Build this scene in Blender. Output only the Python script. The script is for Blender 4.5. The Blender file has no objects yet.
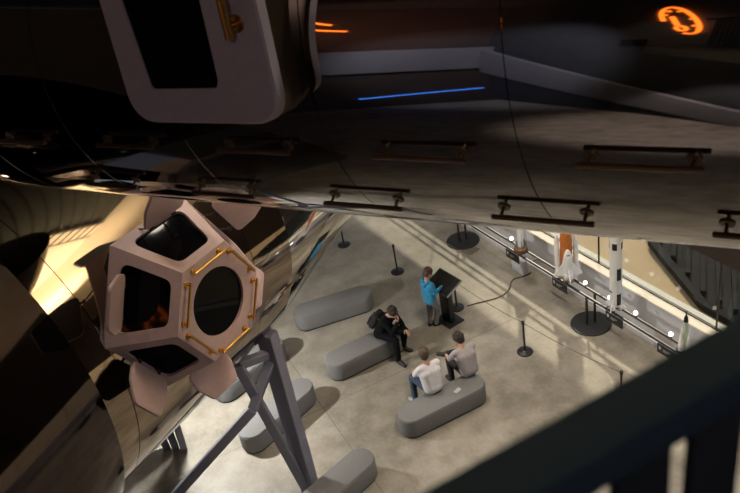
import bpy, bmesh, math, random
from mathutils import Vector, Matrix
random.seed(7)
C = bpy.context.scene.collection
PI = math.pi
V = Vector
def rad(a): return a * PI / 180

# ------------------------------------------------------------------ camera
FPX, PITCH, ROLL, H = 830.0, rad(32), rad(10.5), 11.0
Fw = V((0, math.cos(PITCH), -math.sin(PITCH)))
R0 = V((1, 0, 0)); U0 = V((0, math.sin(PITCH), math.cos(PITCH)))
Rt = R0 * math.cos(ROLL) - U0 * math.sin(ROLL)
Up = R0 * math.sin(ROLL) + U0 * math.cos(ROLL)
EYE = V((0, 0, H))
cd = bpy.data.cameras.new('camera'); cam = bpy.data.objects.new('camera', cd); C.objects.link(cam)
M3 = Matrix((Rt, Up, -Fw)).transposed()
cam.matrix_world = Matrix.Translation(EYE) @ M3.to_4x4()
cd.sensor_width = 36; cd.lens = FPX * 36 / 740; cd.clip_start = .05; cd.clip_end = 300
cd.dof.use_dof = True; cd.dof.focus_distance = 13.0; cd.dof.aperture_fstop = 3.3
sc = bpy.context.scene
sc.camera = cam
def at(x, y, z=0.0):
    "point of the place at height z that the photograph shows at pixel x, y"
    d = Fw + Rt * ((x - 370) / FPX) - Up * ((y - 246.5) / FPX)
    return EYE + d * ((z - H) / d.z)
def along(x, y, dep):
    return EYE + (Fw + Rt * ((x - 370) / FPX) - Up * ((y - 246.5) / FPX)) * dep

# ------------------------------------------------------------------ materials
def mat(name, col, rough=.5, metal=0., noise=0., nscale=8., bump=0., bscale=60., spec=.5, coat=0., emit=None, estr=0.):
    m = bpy.data.materials.new(name); m.use_nodes = True
    nt = m.node_tree; b = nt.nodes['Principled BSDF']
    b.inputs['Base Color'].default_value = (*col, 1); b.inputs['Roughness'].default_value = rough
    b.inputs['Metallic'].default_value = metal; b.inputs['Specular IOR Level'].default_value = spec
    b.inputs['Coat Weight'].default_value = coat
    if emit:
        b.inputs['Emission Color'].default_value = (*emit, 1); b.inputs['Emission Strength'].default_value = estr
    tc = nt.nodes.new('ShaderNodeTexCoord')
    if noise:
        n = nt.nodes.new('ShaderNodeTexNoise'); n.inputs['Scale'].default_value = nscale; n.inputs['Detail'].default_value = 6
        nt.links.new(tc.outputs['Object'], n.inputs['Vector'])
        r = nt.nodes.new('ShaderNodeMapRange'); r.inputs['From Min'].default_value = .3; r.inputs['From Max'].default_value = .7
        r.inputs['To Min'].default_value = 1 - noise; r.inputs['To Max'].default_value = 1 + noise
        nt.links.new(n.outputs['Fac'], r.inputs['Value'])
        mx = nt.nodes.new('ShaderNodeVectorMath'); mx.operation = 'SCALE'; mx.inputs[0].default_value = col
        nt.links.new(r.outputs['Result'], mx.inputs['Scale']); nt.links.new(mx.outputs['Vector'], b.inputs['Base Color'])
    if bump:
        n = nt.nodes.new('ShaderNodeTexNoise'); n.inputs['Scale'].default_value = bscale
        nt.links.new(tc.outputs['Object'], n.inputs['Vector'])
        bp = nt.nodes.new('ShaderNodeBump'); bp.inputs['Strength'].default_value = bump; bp.inputs['Distance'].default_value = .02
        nt.links.new(n.outputs['Fac'], bp.inputs['Height']); nt.links.new(bp.outputs['Normal'], b.inputs['Normal'])
    return m
def emis(name, col, s):
    return mat(name, (0.02, 0.02, 0.02), .5, emit=col, estr=s)

MIRROR_A = mat('polished_steel', (.41, .392, .39), .025, 1., noise=.04, nscale=1.5, bump=.03, bscale=.9)
MIRROR_D = mat('polished_steel_bright', (.66, .62, .56), .05, 1., noise=.04, nscale=1.5, bump=.04, bscale=.8)
MIRROR_B = mat('steel_brown_reflection', (.36, .29, .23), .05, 1., noise=.04, nscale=1.5, bump=.04, bscale=.8)  # brown floor reflection is put into the steel tint
PINKLIT = mat('white_paint_pink_lit', (.54, .385, .37), .38, noise=.05, nscale=20)  # white paint with the pink of the light put into its colour
HATCHPAINT = mat('hatch_white_paint', (.62, .54, .56), .35, noise=.04, nscale=20)
MIRROR_C = mat('steel_dark_reflection', (.075, .06, .058), .06, 1., noise=.04, nscale=1.5, bump=.05, bscale=.8)  # same steel, dark floor reflection put into its tint
BRONZE = mat('bronze_edge', (.20, .135, .08), .35, .8)
GOLD = mat('gold_anodised', (.66, .36, .09), .28, 1.)
def black_glass():
    m = bpy.data.materials.new('black_glass'); m.use_nodes = True; nt = m.node_tree; nt.nodes.remove(nt.nodes['Principled BSDF'])
    d = nt.nodes.new('ShaderNodeBsdfDiffuse'); d.inputs['Color'].default_value = (.003, .003, .004, 1)
    g = nt.nodes.new('ShaderNodeBsdfGlossy'); g.inputs['Roughness'].default_value = .04
    x = nt.nodes.new('ShaderNodeMixShader'); x.inputs['Fac'].default_value = .014
    nt.links.new(d.outputs[0], x.inputs[1]); nt.links.new(g.outputs[0], x.inputs[2]); nt.links.new(x.outputs[0], nt.nodes['Material Output'].inputs['Surface']); return m
BLACKGLASS = black_glass()
GASKET = mat('black_gasket', (.012, .011, .011), .55)
COLLAR = mat('dark_collar', (.035, .025, .022), .5)
STEELPAINT = mat('blue_grey_painted_steel', (.17, .17, .22), .5, noise=.06, nscale=6)
BENCH = mat('grey_felt', (.165, .165, .168), .9, noise=.10, nscale=90, bump=.3, bscale=160)
BENCHB = mat('bench_plinth', (.02, .02, .02), .7)
BLACK = mat('black_powder_coat', (.012, .012, .013), .45)
BLACKM = mat('black_satin', (.03, .028, .026), .35)
SCREEN = mat('dark_screen', (.012, .012, .013), .18)
TRIM = mat('light_grey_edge', (.5, .5, .5), .4)
WHITE = mat('white_model_paint', (.90, .90, .90), .45)
ORANGE = mat('orange_tank_foam', (.55, .17, .03), .75, noise=.15, nscale=20)
GREENP = mat('pale_green_paint', (.55, .66, .52), .5)
GREY = mat('mid_grey', (.25, .25, .26), .5)
BROWN = mat('brown_wood', (.16, .09, .04), .5, noise=.2, nscale=12)
RAILP = mat('blue_grey_rail', (.044, .064, .080), 1., spec=.0)
RAILD = mat('dark_baluster', (.012, .014, .017), .6)
CABLE = mat('black_rubber', (.015, .014, .013), .6)
WALLW = mat('white_wall', (.62, .62, .66), .7, noise=.03, nscale=2)
LEDGE = mat('cream_ledge', (.78, .72, .60), .6)
BROWNW = mat('brown_dark_wall', (.05, .035, .03), .8, noise=.1, nscale=1.)
DARKW = mat('dark_wall', (.035, .037, .042), .8, noise=.1, nscale=1.)
GREYW = mat('grey_wall', (.17, .17, .185), .8, noise=.06, nscale=.6)
CEIL = mat('dark_ceiling', (.055, .058, .052), .9)
SAND = mat('tan_paving', (.78, .57, .33), .9, noise=.08, nscale=.8)
RIB = mat('dark_ribbed_metal', (.010, .009, .009), .7, spec=.15)
LAMP = emis('lamp_glow', (1, .93, .85), 14)
LAMPS = emis('spot_glow', (1, .97, .9), 5)
NEON = emis('orange_neon', (1, .17, .012), 5.5)
BLUE = emis('blue_neon', (.05, .25, 1), 2.5)
PURPLE = emis('purple_glow', (.7, .08, 1), 8)
SIGNW = mat('sign_print', (.55, .55, .55), .6)

def floor_mat():
    m = bpy.data.materials.new('polished_concrete'); m.use_nodes = True
    nt = m.node_tree; N = nt.nodes; L = nt.links; b = N['Principled BSDF']
    tc = N.new('ShaderNodeTexCoord')
    def noise(s, d=8):
        n = N.new('ShaderNodeTexNoise'); n.inputs['Scale'].default_value = s; n.inputs['Detail'].default_value = d
        L.new(tc.outputs['Object'], n.inputs['Vector']); return n
    n1, n2, n3 = noise(.45), noise(2.2), noise(14)
    mx = N.new('ShaderNodeMath'); mx.operation = 'ADD'; L.new(n1.outputs['Fac'], mx.inputs[0]); L.new(n2.outputs['Fac'], mx.inputs[1])
    m2 = N.new('ShaderNodeMath'); m2.operation = 'MULTIPLY_ADD'; m2.inputs[1].default_value = .35
    L.new(n3.outputs['Fac'], m2.inputs[0]); L.new(mx.outputs[0], m2.inputs[2])
    cr = N.new('ShaderNodeValToRGB')
    cr.color_ramp.elements[0].position = .30; cr.color_ramp.elements[0].color = (.182, .164, .134, 1)
    cr.color_ramp.elements[1].position = .74; cr.color_ramp.elements[1].color = (.325, .300, .258, 1)
    mr = N.new('ShaderNodeMapRange'); mr.inputs['From Min'].default_value = .6; mr.inputs['From Max'].default_value = 1.7
    L.new(m2.outputs[0], mr.inputs['Value']); L.new(mr.outputs['Result'], cr.inputs['Fac'])
    # saw-cut joints: object axes of the slab are laid along them
    sx = N.new('ShaderNodeSeparateXYZ'); L.new(tc.outputs['Object'], sx.inputs[0])
    prev = None
    for ax in ('X', 'Y'):
        w = N.new('ShaderNodeMath'); w.operation = 'PINGPONG'; w.inputs[1].default_value = 3.4
        L.new(sx.outputs[ax], w.inputs[0])
        lt = N.new('ShaderNodeMath'); lt.operation = 'LESS_THAN'; lt.inputs[1].default_value = .006; L.new(w.outputs[0], lt.inputs[0])
        if prev is None: prev = lt
        else:
            a = N.new('ShaderNodeMath'); a.operation = 'MAXIMUM'; L.new(prev.outputs[0], a.inputs[0]); L.new(lt.outputs[0], a.inputs[1]); prev = a
    mc = N.new('ShaderNodeMixRGB'); mc.inputs['Color2'].default_value = (.13, .115, .09, 1)
    L.new(prev.outputs[0], mc.inputs['Fac']); L.new(cr.outputs['Color'], mc.inputs['Color1']); L.new(mc.outputs['Color'], b.inputs['Base Color'])
    rr = N.new('ShaderNodeMapRange'); rr.inputs['To Min'].default_value = .38; rr.inputs['To Max'].default_value = .6
    L.new(n2.outputs['Fac'], rr.inputs['Value']); L.new(rr.outputs['Result'], b.inputs['Roughness'])
    b.inputs['Specular IOR Level'].default_value = .35
    return m
FLOOR = floor_mat()
def glass_mat():
    m = bpy.data.materials.new('window_glass'); m.use_nodes = True
    nt = m.node_tree; nt.nodes.remove(nt.nodes['Principled BSDF']); out = nt.nodes['Material Output']
    t = nt.nodes.new('ShaderNodeBsdfTransparent'); t.inputs['Color'].default_value = (.86, .88, .86, 1)
    g = nt.nodes.new('ShaderNodeBsdfGlossy'); g.inputs['Roughness'].default_value = .01
    lw = nt.nodes.new('ShaderNodeLayerWeight'); pw = nt.nodes.new('ShaderNodeMath'); pw.operation = 'POWER'; pw.inputs[1].default_value = 5
    fr = nt.nodes.new('ShaderNodeMath'); fr.operation = 'MULTIPLY_ADD'; fr.inputs[1].default_value = .6; fr.inputs[2].default_value = .025
    lw.inputs['Blend'].default_value = .5
    nt.links.new(lw.outputs['Facing'], pw.inputs[0]); nt.links.new(pw.outputs[0], fr.inputs[0])
    mx = nt.nodes.new('ShaderNodeMixShader')
    nt.links.new(fr.outputs[0], mx.inputs['Fac']); nt.links.new(t.outputs[0], mx.inputs[1]); nt.links.new(g.outputs[0], mx.inputs[2])
    nt.links.new(mx.outputs[0], out.inputs['Surface']); return m
GLASS = glass_mat()

# ------------------------------------------------------------------ mesh helper
class MB:
    def __init__(s): s.bm = bmesh.new()
    def verts(s, pts): return [s.bm.verts.new(p) for p in pts]
    def face(s, vs):
        try: return s.bm.faces.new(vs)
        except ValueError: return None
    def box(s, c, size, M=None, bev=0., seg=2):
        t = bmesh.new(); bmesh.ops.create_cube(t, size=1)
        bmesh.ops.scale(t, vec=size, verts=t.verts)
        if bev: bmesh.ops.bevel(t, geom=t.edges[:], offset=bev, segments=seg, affect='EDGES', profile=.5)
        T = Matrix.Translation(c) if M is None else M @ Matrix.Translation(c)
        t.transform(T); s.add(t); return s
    def add(s, t):
        me = bpy.data.meshes.new('tmp'); t.to_mesh(me); t.free(); s.bm.from_mesh(me); bpy.data.meshes.remove(me)
    def lathe(s, prof, M=None, seg=32, caps=True):
        "prof: (r, z) along local z"
        M = M or Matrix.Identity(4); rings = []
        for r, z in prof:
            rings.append([s.bm.verts.new(M @ V((r * math.cos(2*PI*k/seg), r * math.sin(2*PI*k/seg), z))) for k in range(seg)])
        for a, b in zip(rings, rings[1:]):
            for k in range(seg):
                s.face([a[k], a[(k+1) % seg], b[(k+1) % seg], b[k]])
        if caps:
            s.face(rings[0][::-1]); s.face(rings[-1])
        return s
    def rod(s, p0, p1, r0, r1=None, seg=12, bev=0.):
        p0, p1 = V(p0), V(p1); d = p1 - p0; l = d.length
        M = Matrix.Translation(p0) @ d.to_track_quat('Z', 'Y').to_matrix().to_4x4()
        r1 = r0 if r1 is None else r1
        pr = [(r0, 0), (r1, l)] if not bev else [(r0-bev, 0), (r0, bev), (r1, l-bev), (r1-bev, l)]
        return s.lathe(pr, M, seg)
    def capsule(s, p0, p1, r0, r1=None, seg=14):
        p0, p1 = V(p0), V(p1); d = p1 - p0; l = max(d.length, 1e-4); r1 = r0 if r1 is None else r1
        M = Matrix.Translation(p0) @ d.to_track_quat('Z', 'Y').to_matrix().to_4x4()
        pr = [(max(r0*math.cos(t), 1e-4), r0*math.sin(t)) for t in [-PI/2*(1-k/5) for k in range(6)]]
        pr += [(max(r1*math.cos(t), 1e-4), l + r1*math.sin(t)) for t in [PI/2*k/5 for k in range(6)]]
        return s.lathe(pr, M, seg)
    def ball(s, c, r, M=None, seg=20):
        r = V(r) if hasattr(r, '__len__') else V((r, r, r))
        L = (M or Matrix.Identity(4)) @ Matrix.Translation(c) @ Matrix.Diagonal((*r, 1))
        t = bmesh.new(); bmesh.ops.create_uvsphere(t, u_segments=seg, v_segments=seg//2+2, radius=1); t.transform(L); s.add(t); return s
    def prism(s, poly, z0, z1, M=None, bev=0., seg=2):
        t = bmesh.new(); n = len(poly)
        lo = [t.verts.new((x, y, z0)) for x, y in poly]; hi = [t.verts.new((x, y, z1)) for x, y in poly]
        t.faces.new(lo[::-1]); t.faces.new(hi)
        for k in range(n): t.faces.new([lo[k], lo[(k+1) % n], hi[(k+1) % n], hi[k]])
        bmesh.ops.recalc_face_normals(t, faces=t.faces)
        if bev:
            e = [e for e in t.edges if abs(e.verts[0].co.z - e.verts[1].co.z) < 1e-6]
            bmesh.ops.bevel(t, geom=e, offset=bev, segments=seg, affect='EDGES', profile=.5)
        if M is not None: t.transform(M)
        s.add(t); return s
    def beam(s, p0, p1, w, h, up=V((0, 0, 1)), bev=.004):
        p0, p1 = V(p0), V(p1); d = (p1 - p0); l = d.length; z = d.normalized()
        x = up.cross(z).normalized(); y = z.cross(x)
        M = Matrix((x, y, z)).transposed().to_4x4(); M.translation = (p0 + p1) / 2
        return s.box((0, 0, 0), (w, h, l), M, bev, 1)
    def tube(s, pts, r, seg=8):
        pts = [V(p) for p in pts]; rings = []
        for i, p in enumerate(pts):
            d = (pts[min(i+1, len(pts)-1)] - pts[max(i-1, 0)]).normalized()
            x = d.cross(V((0, 0, 1)) if abs(d.z) < .9 else V((1, 0, 0))).normalized(); y = d.cross(x)
            rings.append([s.bm.verts.new(p + (x*math.cos(2*PI*k/seg) + y*math.sin(2*PI*k/seg))*r) for k in range(seg)])
        for a, b in zip(rings, rings[1:]):
            for k in range(seg): s.face([a[k], a[(k+1) % seg], b[(k+1) % seg], b[k]])
        s.face(rings[0][::-1]); s.face(rings[-1]); return s
    def build(s, name, m, parent=None, smooth=True, recalc=True, angle=35):
        if recalc: bmesh.ops.recalc_face_normals(s.bm, faces=s.bm.faces)
        me = bpy.data.meshes.new(name); s.bm.to_mesh(me); s.bm.free()
        for mm in (m if isinstance(m, (list, tuple)) else [m]): me.materials.append(mm)
        if smooth:
            me.shade_smooth(); me.set_sharp_from_angle(angle=rad(angle))
        o = bpy.data.objects.new(name, me); C.objects.link(o)
        if parent is not None: o.parent = parent
        return o

def tag(o, label=None, cat=None, group=None, kind=None):
    for k, v in (('label', label), ('category', cat), ('group', group), ('kind', kind)):
        if v: o[k] = v
    return o
def empty(name, M, label, cat, group=None):
    o = bpy.data.objects.new(name, None); C.objects.link(o)
    o.matrix_world = M if isinstance(M, Matrix) else Matrix.Translation(M)
    return tag(o, label, cat, group)
def copy_tree(o, parent=None):
    c = o.copy(); C.objects.link(c); c.parent = parent
    for ch in [x for x in C.objects if x.parent == o]: copy_tree(ch, c)
    return c
def frame(o, x, y, z):
    M = Matrix((x, y, z)).transposed().to_4x4(); M.translation = o; return M
def rotz(p, a): return Matrix.Translation(p) @ Matrix.Rotation(a, 4, 'Z')
def rounded(poly, r, n=6):
    "polygon with its corners rounded by radius r"
    out = []; N = len(poly)
    for i in range(N):
        p, a, b = V(poly[i]), V(poly[i-1]), V(poly[(i+1) % N])
        da, db = (a-p).normalized(), (b-p).normalized(); ang = da.angle(db)
        t = min(r / math.tan(ang/2), .48*min((a-p).length, (b-p).length)); q0, q1 = p+da*t, p+db*t
        for k in range(n+1):
            s = k/n; out.append(tuple(q0*(1-s)**2 + p*2*s*(1-s) + q1*s*s))
    return out
def raypoly(poly, ang):
    d = V((math.cos(ang), math.sin(ang))); best = 0
    for i in range(len(poly)):
        p, q = V(poly[i-1]), V(poly[i]); e = q-p; den = d.x*(-e.y) + e.x*d.y
        if abs(den) < 1e-12: continue
        t = (p.x*(-e.y) + e.x*p.y)/den; s = (d.x*p.y - d.y*p.x)/den
        if t > 0 and -1e-6 <= s <= 1+1e-6: best = max(best, t)
    return d*best
def holed(mb, outer, inner, M, depth, n=72):
    "a flat panel with a recessed opening (both outlines convex around the local origin)"
    an = sorted([2*PI*k/n for k in range(n)] + [math.atan2(y, x) % (2*PI) for x, y in outer])
    A = [raypoly(outer, t) for t in an]; B = [raypoly(inner, t) for t in an]
    va = mb.verts([M @ V((p.x, p.y, 0)) for p in A]); vb = mb.verts([M @ V((p.x, p.y, 0)) for p in B])
    vc = mb.verts([M @ V((p.x, p.y, -depth)) for p in B]); k = len(an)
    for i in range(k):
        j = (i+1) % k
        if (A[i]-A[j]).length > 1e-6 or (B[i]-B[j]).length > 1e-6:
            mb.face([va[i], va[j], vb[j], vb[i]]); mb.face([vb[i], vb[j], vc[j], vc[i]])

# ------------------------------------------------------------------ the setting
JA = math.atan2(at(345, 439).y - at(323, 408).y, at(345, 439).x - at(323, 408).x)
jo = at(323, 408)
mb = MB(); mb.box((0, 0, -.15), (90, 90, .3))
fo = mb.build('floor', FLOOR); fo.matrix_world = rotz((jo.x, jo.y, 0), JA); tag(fo, kind='structure')
# window wall: t runs towards the camera along it, n points outdoors
T = V((.43, -.903, 0)).normalized(); Nn = V((.903, .43, 0)).normalized()
def W(s, n, z): return T*s + Nn*n + V((0, 0, z))
WM = frame(V((0, 0, 0)), T, Nn, V((0, 0, 1)))          # local x along the wall, y outdoors
WN, LH, WT = 9.84, .97, 2.5
mb = MB(); mb.box((-12, WN+.16, LH/2-.02), (28, .30, LH-.04), WM, .0); w = mb.build('wall_right', WALLW); tag(w, kind='structure')
mb = MB(); mb.box((-12, WN+.19, LH-.015), (28, .40, .05), WM, .01); w = mb.build('trim_1', LEDGE); tag(w, kind='structure')
mb = MB(); mb.box((-12, WN+.20, LH+.025), (28, .05, .03), WM)
for s in [-25+2.9*k for k in range(10)]: mb.box((s, WN+.20, (LH+WT)/2), (.022, .03, WT-LH), WM)
mb.box((-12, WN+.20, WT), (28, .08, .08), WM)
w = mb.build('window_1', BLACK); tag(w, kind='structure')
mb = MB(); mb.box((-12, WN+.20, (LH+WT)/2), (28, .012, WT-LH-.02), WM); g = mb.build('pane', GLASS, w)
mb = MB(); mb.box((-12, WN+.2, 11.5), (28, .28, 5), WM); w = mb.build('wall_right_top', LEDGE); tag(w, kind='structure')
mb = MB(); mb.box((-12, WN+.2, (WT+9)/2+.03), (28, .3, 9-WT), WM); w = mb.build('wall_right_upper', BROWNW); tag(w, kind='structure')
mb = MB(); mb.box((-12, WN-.02, .05), (28, .03, .10), WM); w = mb.build('baseboard_right', WALLW); tag(w, kind='structure')
mb = MB(); mb.box((0, WN+.4+20, -.05), (70, 40, .14), WM); w = mb.build('ground', SAND); tag(w, kind='structure')
# other walls and ceiling
mb = MB(); mb.box((-17, 30, 7), (27.4, .3, 14)); w = mb.build('wall_far', GREYW); tag(w, kind='structure')
mb = MB(); mb.box((-17, 10, 7), (.3, 45, 14)); w = mb.build('wall_left', BROWNW); tag(w, kind='structure')
mb = MB(); mb.box((-3, -6, 7), (34, .3, 14)); w = mb.build('wall_back', DARKW); tag(w, kind='structure')
mb = MB(); mb.box((-12, WN+.35-21, 14.2), (44, 42, .2), WM)
CM = rotz(V((2, 9.35, 0)), rad(7))
RBM = Matrix.Translation((-2, 14, 0)) @ Matrix.Rotation(rad(-32), 4, 'Z')
for k in range(60): mb.box((0, -12+.4*k, 14.04), (26, .10, .12), RBM)
w = mb.build('ceiling', CEIL, smooth=False); tag(w, kind='structure')
mb = MB(); mb.box((3, -2.2, 13.93), (16, 4.4, .1), CM); w = mb.build('ceiling_soffit', LEDGE, smooth=False); tag(w, kind='structure')
mb = MB(); mb.box((2, .06, 13.90), (13, .07, .16), CM); mb.box((2, -.55, 13.86), (13, .06, .05), CM)
for k in range(24): mb.box((-4.3+.55*k, -.25, 13.86), (.08, .6, .05), CM)
w = mb.build('trim_2', BLACK, smooth=False); tag(w, kind='structure')

mb = MB(); mb.box((-16.6, -1.5, 7.1), (.3, 9, 3.0)); w = mb.build('wall_gallery', GREYW); tag(w, kind='structure')
mb = MB(); RX = Matrix(((1, 0, 0, 0), (0, 0, -1, -5.55), (0, 1, 0, 0), (0, 0, 0, 1)))
mb.prism([(-16.4, 5.0), (-7.0, -.0), (-5.0, .0), (-5.0, .9), (-16.4, 8.2)], -.1, .1, RX); w = mb.build('wall_ramp', GREYW); tag(w, kind='structure')
def wall_pt(px, py): return V((-9.45 + .0275*(px-683) + .0152*(py-20), -5.80, 11.1 - .085*(py-20)))
ns = empty('neon_sign', wall_pt(683, 20), 'glowing orange gauge-shaped neon sign mirrored in the overhead cylinder', 'neon sign')
no = wall_pt(683, 20)
cx, cy, ax_, bx_, ro_ = 683.2, 21.5, 21.5, 11.5, rad(33)
def el(a, k=1.): 
    x, y = ax_*k*math.cos(a), bx_*k*math.sin(a); return wall_pt(cx + x*math.cos(ro_) - y*math.sin(ro_), cy + x*math.sin(ro_) + y*math.cos(ro_)) - no
mb = MB(); mb.tube([el(rad(60) + rad(-330+0)*k/40*.88 - rad(0)) for k in range(41)], .05, 8); mb.build('dial_ring', NEON, ns)
for a in (-195, -160, -110, -55, -15):
    mb = MB(); mb.tube([el(rad(a), .72), el(rad(a), .80)], .05, 8); mb.build('dial_tick', NEON, ns)
mb = MB(); mb.tube([wall_pt(675.5, 17)-no, wall_pt(681, 27)-no], .055, 8); mb.build('needle', NEON, ns)
mb = MB(); mb.tube([wall_pt(684.5+5.2*math.cos(k*PI/8), 30.5+2.6*math.sin(k*PI/8)+1.0*math.cos(k*PI/8))-no for k in range(17)], .045, 8); mb.build('hub_ring', NEON, ns)
mb = MB(); mb.box((0, 0, 0), (.8, .06, .7), None, .01); o = mb.build('wall_screen', SCREEN); o.location = (-10.5, -5.8, 8.9); tag(o, 'small dark panel on the back wall mirrored left of the orange sign', 'panel')
for z, y0, y1 in ((12.1, -.35, -.95), (11.3, -.2, -1.5)):
    mb = MB(); mb.tube([(-16.765, y0, z+.25), (-16.765, (y0+y1)/2, z+.05), (-16.765, y1, z-.1)], .07, 8); tag(mb.build('neon_tube', NEON), 'upper short orange neon tube mirrored beside the pale hatch' if z > 12 else 'lower long orange neon tube mirrored beside the pale hatch', 'neon tube', 'orange neon tubes on the gallery wall')
mb = MB(); mb.tube([(-16.775, -1.6, 1.6), (-16.775, -5.6, 2.3)], .06, 8); tag(mb.build('light_strip', BLUE), 'blue light strip low on the wall mirrored as a blue streak', 'light strip')

# ------------------------------------------------------------------ upper module of the space-station sculpture (cylinder)
pA = V((.928, 4.783, 9.499)); aA = V((-.801, .593, -.083)).normalized(); uA = aA.cross(V((0, 0, 1))).normalized(); vA = uA.cross(aA)
RA = 1.2886; MA = frame(pA, aA, uA, vA)                # local x along the axis
def cyl_z(M): return M @ Matrix(((0, 0, 1, 0), (1, 0, 0, 0), (0, 1, 0, 0), (0, 0, 0, 1)))   # lathe z -> local x, (r,theta) in y,z
def cA(s, th, h=0): return V((s, (RA+h)*math.cos(rad(th)), (RA+h)*math.sin(rad(th))))
modA = empty('station_module', MA, 'large mirror-polished cylinder overhead with rows of bronze handrails and a pale hatch', 'space station model')
ringsA = [-.685 + 1.07*k for k in range(-2, 5)]
prof = [(RA*.75, -3.3), (RA, -3.1)]
for r in ringsA: prof += [(RA, r-.004), (RA-.006, r-.002), (RA-.006, r+.002), (RA, r+.004)]
prof += [(RA, 4.45), (RA*.8, 4.5)]
mb = MB(); mb.lathe(sorted(prof, key=lambda p: p[1]), cyl_z(Matrix.Identity(4)), 160); mb.build('hull', MIRROR_A, modA, angle=20)
railA = None
for th, s0, ks in ((-166, -.165, range(-1, 4)), (-147, -.68, range(-1, 4))):
    for k in ks:
        s = s0 + 1.06*k; h = .062; L = .215
        if th == -166 and k == 4: pass
        n = (cA(0, th, 1) - cA(0, th)).normalized()
        mb = MB(); mb.rod(cA(s-L-.05, th, h), cA(s+L+.05, th, h), .0145, seg=14, bev=.003)
        hr = mb.build('handrail', BRONZE, modA)
        for d in (-L, L):
            mb = MB(); mb.rod(cA(s+d, th, -.002), cA(s+d, th, .008), .034, seg=24, bev=.002); mb.build('flange', BRONZE, hr)
            mb = MB(); mb.rod(cA(s+d, th, .006), cA(s+d, th, h), .009, seg=10); mb.build('post', BRONZE, hr)
# hatch: a rounded plate on a flared skirt
thH = rad(174); nH = V((0, math.cos(thH), math.sin(thH))); tH = V((0, -math.sin(thH), math.cos(thH)))
HM = frame(nH*(RA), V((1, 0, 0)), tH, -V((1, 0, 0)).cross(tH) if V((1, 0, 0)).cross(tH).dot(nH) < 0 else V((1, 0, 0)).cross(tH))
zs = 1 if (HM.to_3x3() @ V((0, 0, 1))).dot(nH) > 0 else -1
s0, s1, t0, t1 = .455, 1.51, -.92, .215
hp = lambda e, r: rounded([(s0-e, t0-e), (s1+e, t0-e), (s1+e, t1+e), (s0-e, t1+e)], r, 8)
hc = V(((s0+s1)/2, (t0+t1)/2, 0)); HMc = HM @ Matrix.Translation(hc)
rel = lambda pl: [(x-hc.x, y-hc.y) for x, y in pl]
HH = .20
wpoly = rounded([(.78-hc.x, -.80-hc.y), (1.37-hc.x, -.80-hc.y), (1.30-hc.x, .035-hc.y), (.80-hc.x, .035-hc.y)], .03, 5)
hatch = MB()
wc = V((sum(p[0] for p in wpoly)/len(wpoly), sum(p[1] for p in wpoly)/len(wpoly)))
holed(hatch, [(x-wc.x, y-wc.y) for x, y in rel(hp(0, .17))], [(x-wc.x, y-wc.y) for x, y in wpoly], HMc @ Matrix.Translation((wc.x, wc.y, HH)), .02)
a = rel(hp(0, .17)); b = rel(hp(.012, .18)); c_ = rel(hp(.014, .18))
def loft(mb, rings, M):
    vs = [mb.verts([M @ V((x, y, z)) for x, y in pl]) for pl, z in rings]
    for p, q in zip(vs, vs[1:]):
        for k in range(len(p)): mb.face([p[k], p[(k+1) % len(p)], q[(k+1) % len(p)], q[k]])
loft(hatch, [(a, HH), (b, HH-.012), (c_, HH-.07)], HMc)
hatch = hatch.build('hatch', HATCHPAINT, modA, angle=30)
mb = MB(); mb.prism(wpoly, HH-.018, HH-.008, HMc); mb.build('window', BLACKGLASS, hatch)
mb = MB(); loft(mb, [(c_, HH-.070), (rel(hp(-.012, .17)), HH-.072), (rel(hp(-.012, .17)), HH-.085), (rel(hp(.0, .18)), HH-.09), (rel(hp(.012, .18)), HH-.14), (rel(hp(.02, .19)), HH-.55)], HMc)
mb.build('skirt', BRONZE, hatch)
mb = MB(); hx, hy = .585-hc.x, -.28-hc.y
mb.rod(HMc @ V((hx, hy, HH-.002)), HMc @ V((hx, hy, HH+.012)), .045, seg=24, bev=.003)
mb.rod(HMc @ V((hx, hy-.42, HH-.002)), HMc @ V((hx, hy-.42, HH+.012)), .045, seg=24, bev=.003)
for yy in (hy, hy-.42): mb.rod(HMc @ V((hx, yy, HH)), HMc @ V((hx, yy, HH+.07)), .012)
mb.rod(HMc @ V((hx, hy+.06, HH+.07)), HMc @ V((hx, hy-.48, HH+.07)), .022, seg=16, bev=.004)
tag(mb.build('handle', GOLD, hatch), 'gold grab handle on the pale hatch')

# ------------------------------------------------------------------ lower module (cylinder with cone and flared end)
aB = V((math.sin(.603)*math.cos(.02), math.cos(.603)*math.cos(.02), -.02)).normalized(); uB = aB.cross(V((0, 0, 1))).normalized(); vB = uB.cross(aB)
pB = V((-3.621, 10.742, 5.14)); MBm = frame(pB, aB, uB, vB); RB = 2.5
modB = empty('station_module', MBm, 'mirror-polished lower module on steel legs carrying the faceted window pod', 'space station model')
I4 = Matrix.Identity(4)
mb = MB(); g = lambda r, s: [(r, s-.006), (r-.01, s-.003), (r-.01, s+.003), (r, s+.006)]
mb.lathe([(RB, -2.9)] + g(RB, -2.45) + g(RB, .025) + [(RB, .805)], cyl_z(I4), 192, caps=False); mb.build('hull', MIRROR_B, modB, angle=20)
mb = MB(); k = .13
mb.lathe([(RB-.03, .80), (RB-.005, .815), (RB-k*2.2, 3.0)] + g(RB-k*2.3, 3.1) + [(RB-k*7.2, 8.0), (.6, 8.3)], cyl_z(I4), 160, caps=True); mb.build('cone', MIRROR_D, modB, angle=20)
mb = MB()
mb.lathe([(RB-.02, -2.86), (2.60, -2.86), (2.65, -2.88), (2.66, -2.93), (3.05, -4.3), (3.05, -4.32), (3.5, -6.0), (2.6, -6.3)], cyl_z(I4), 192, caps=True); tag(mb.build('flared_end', MIRROR_C, modB, angle=20), 'flared end of the module tinted dark for its reflection')

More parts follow.
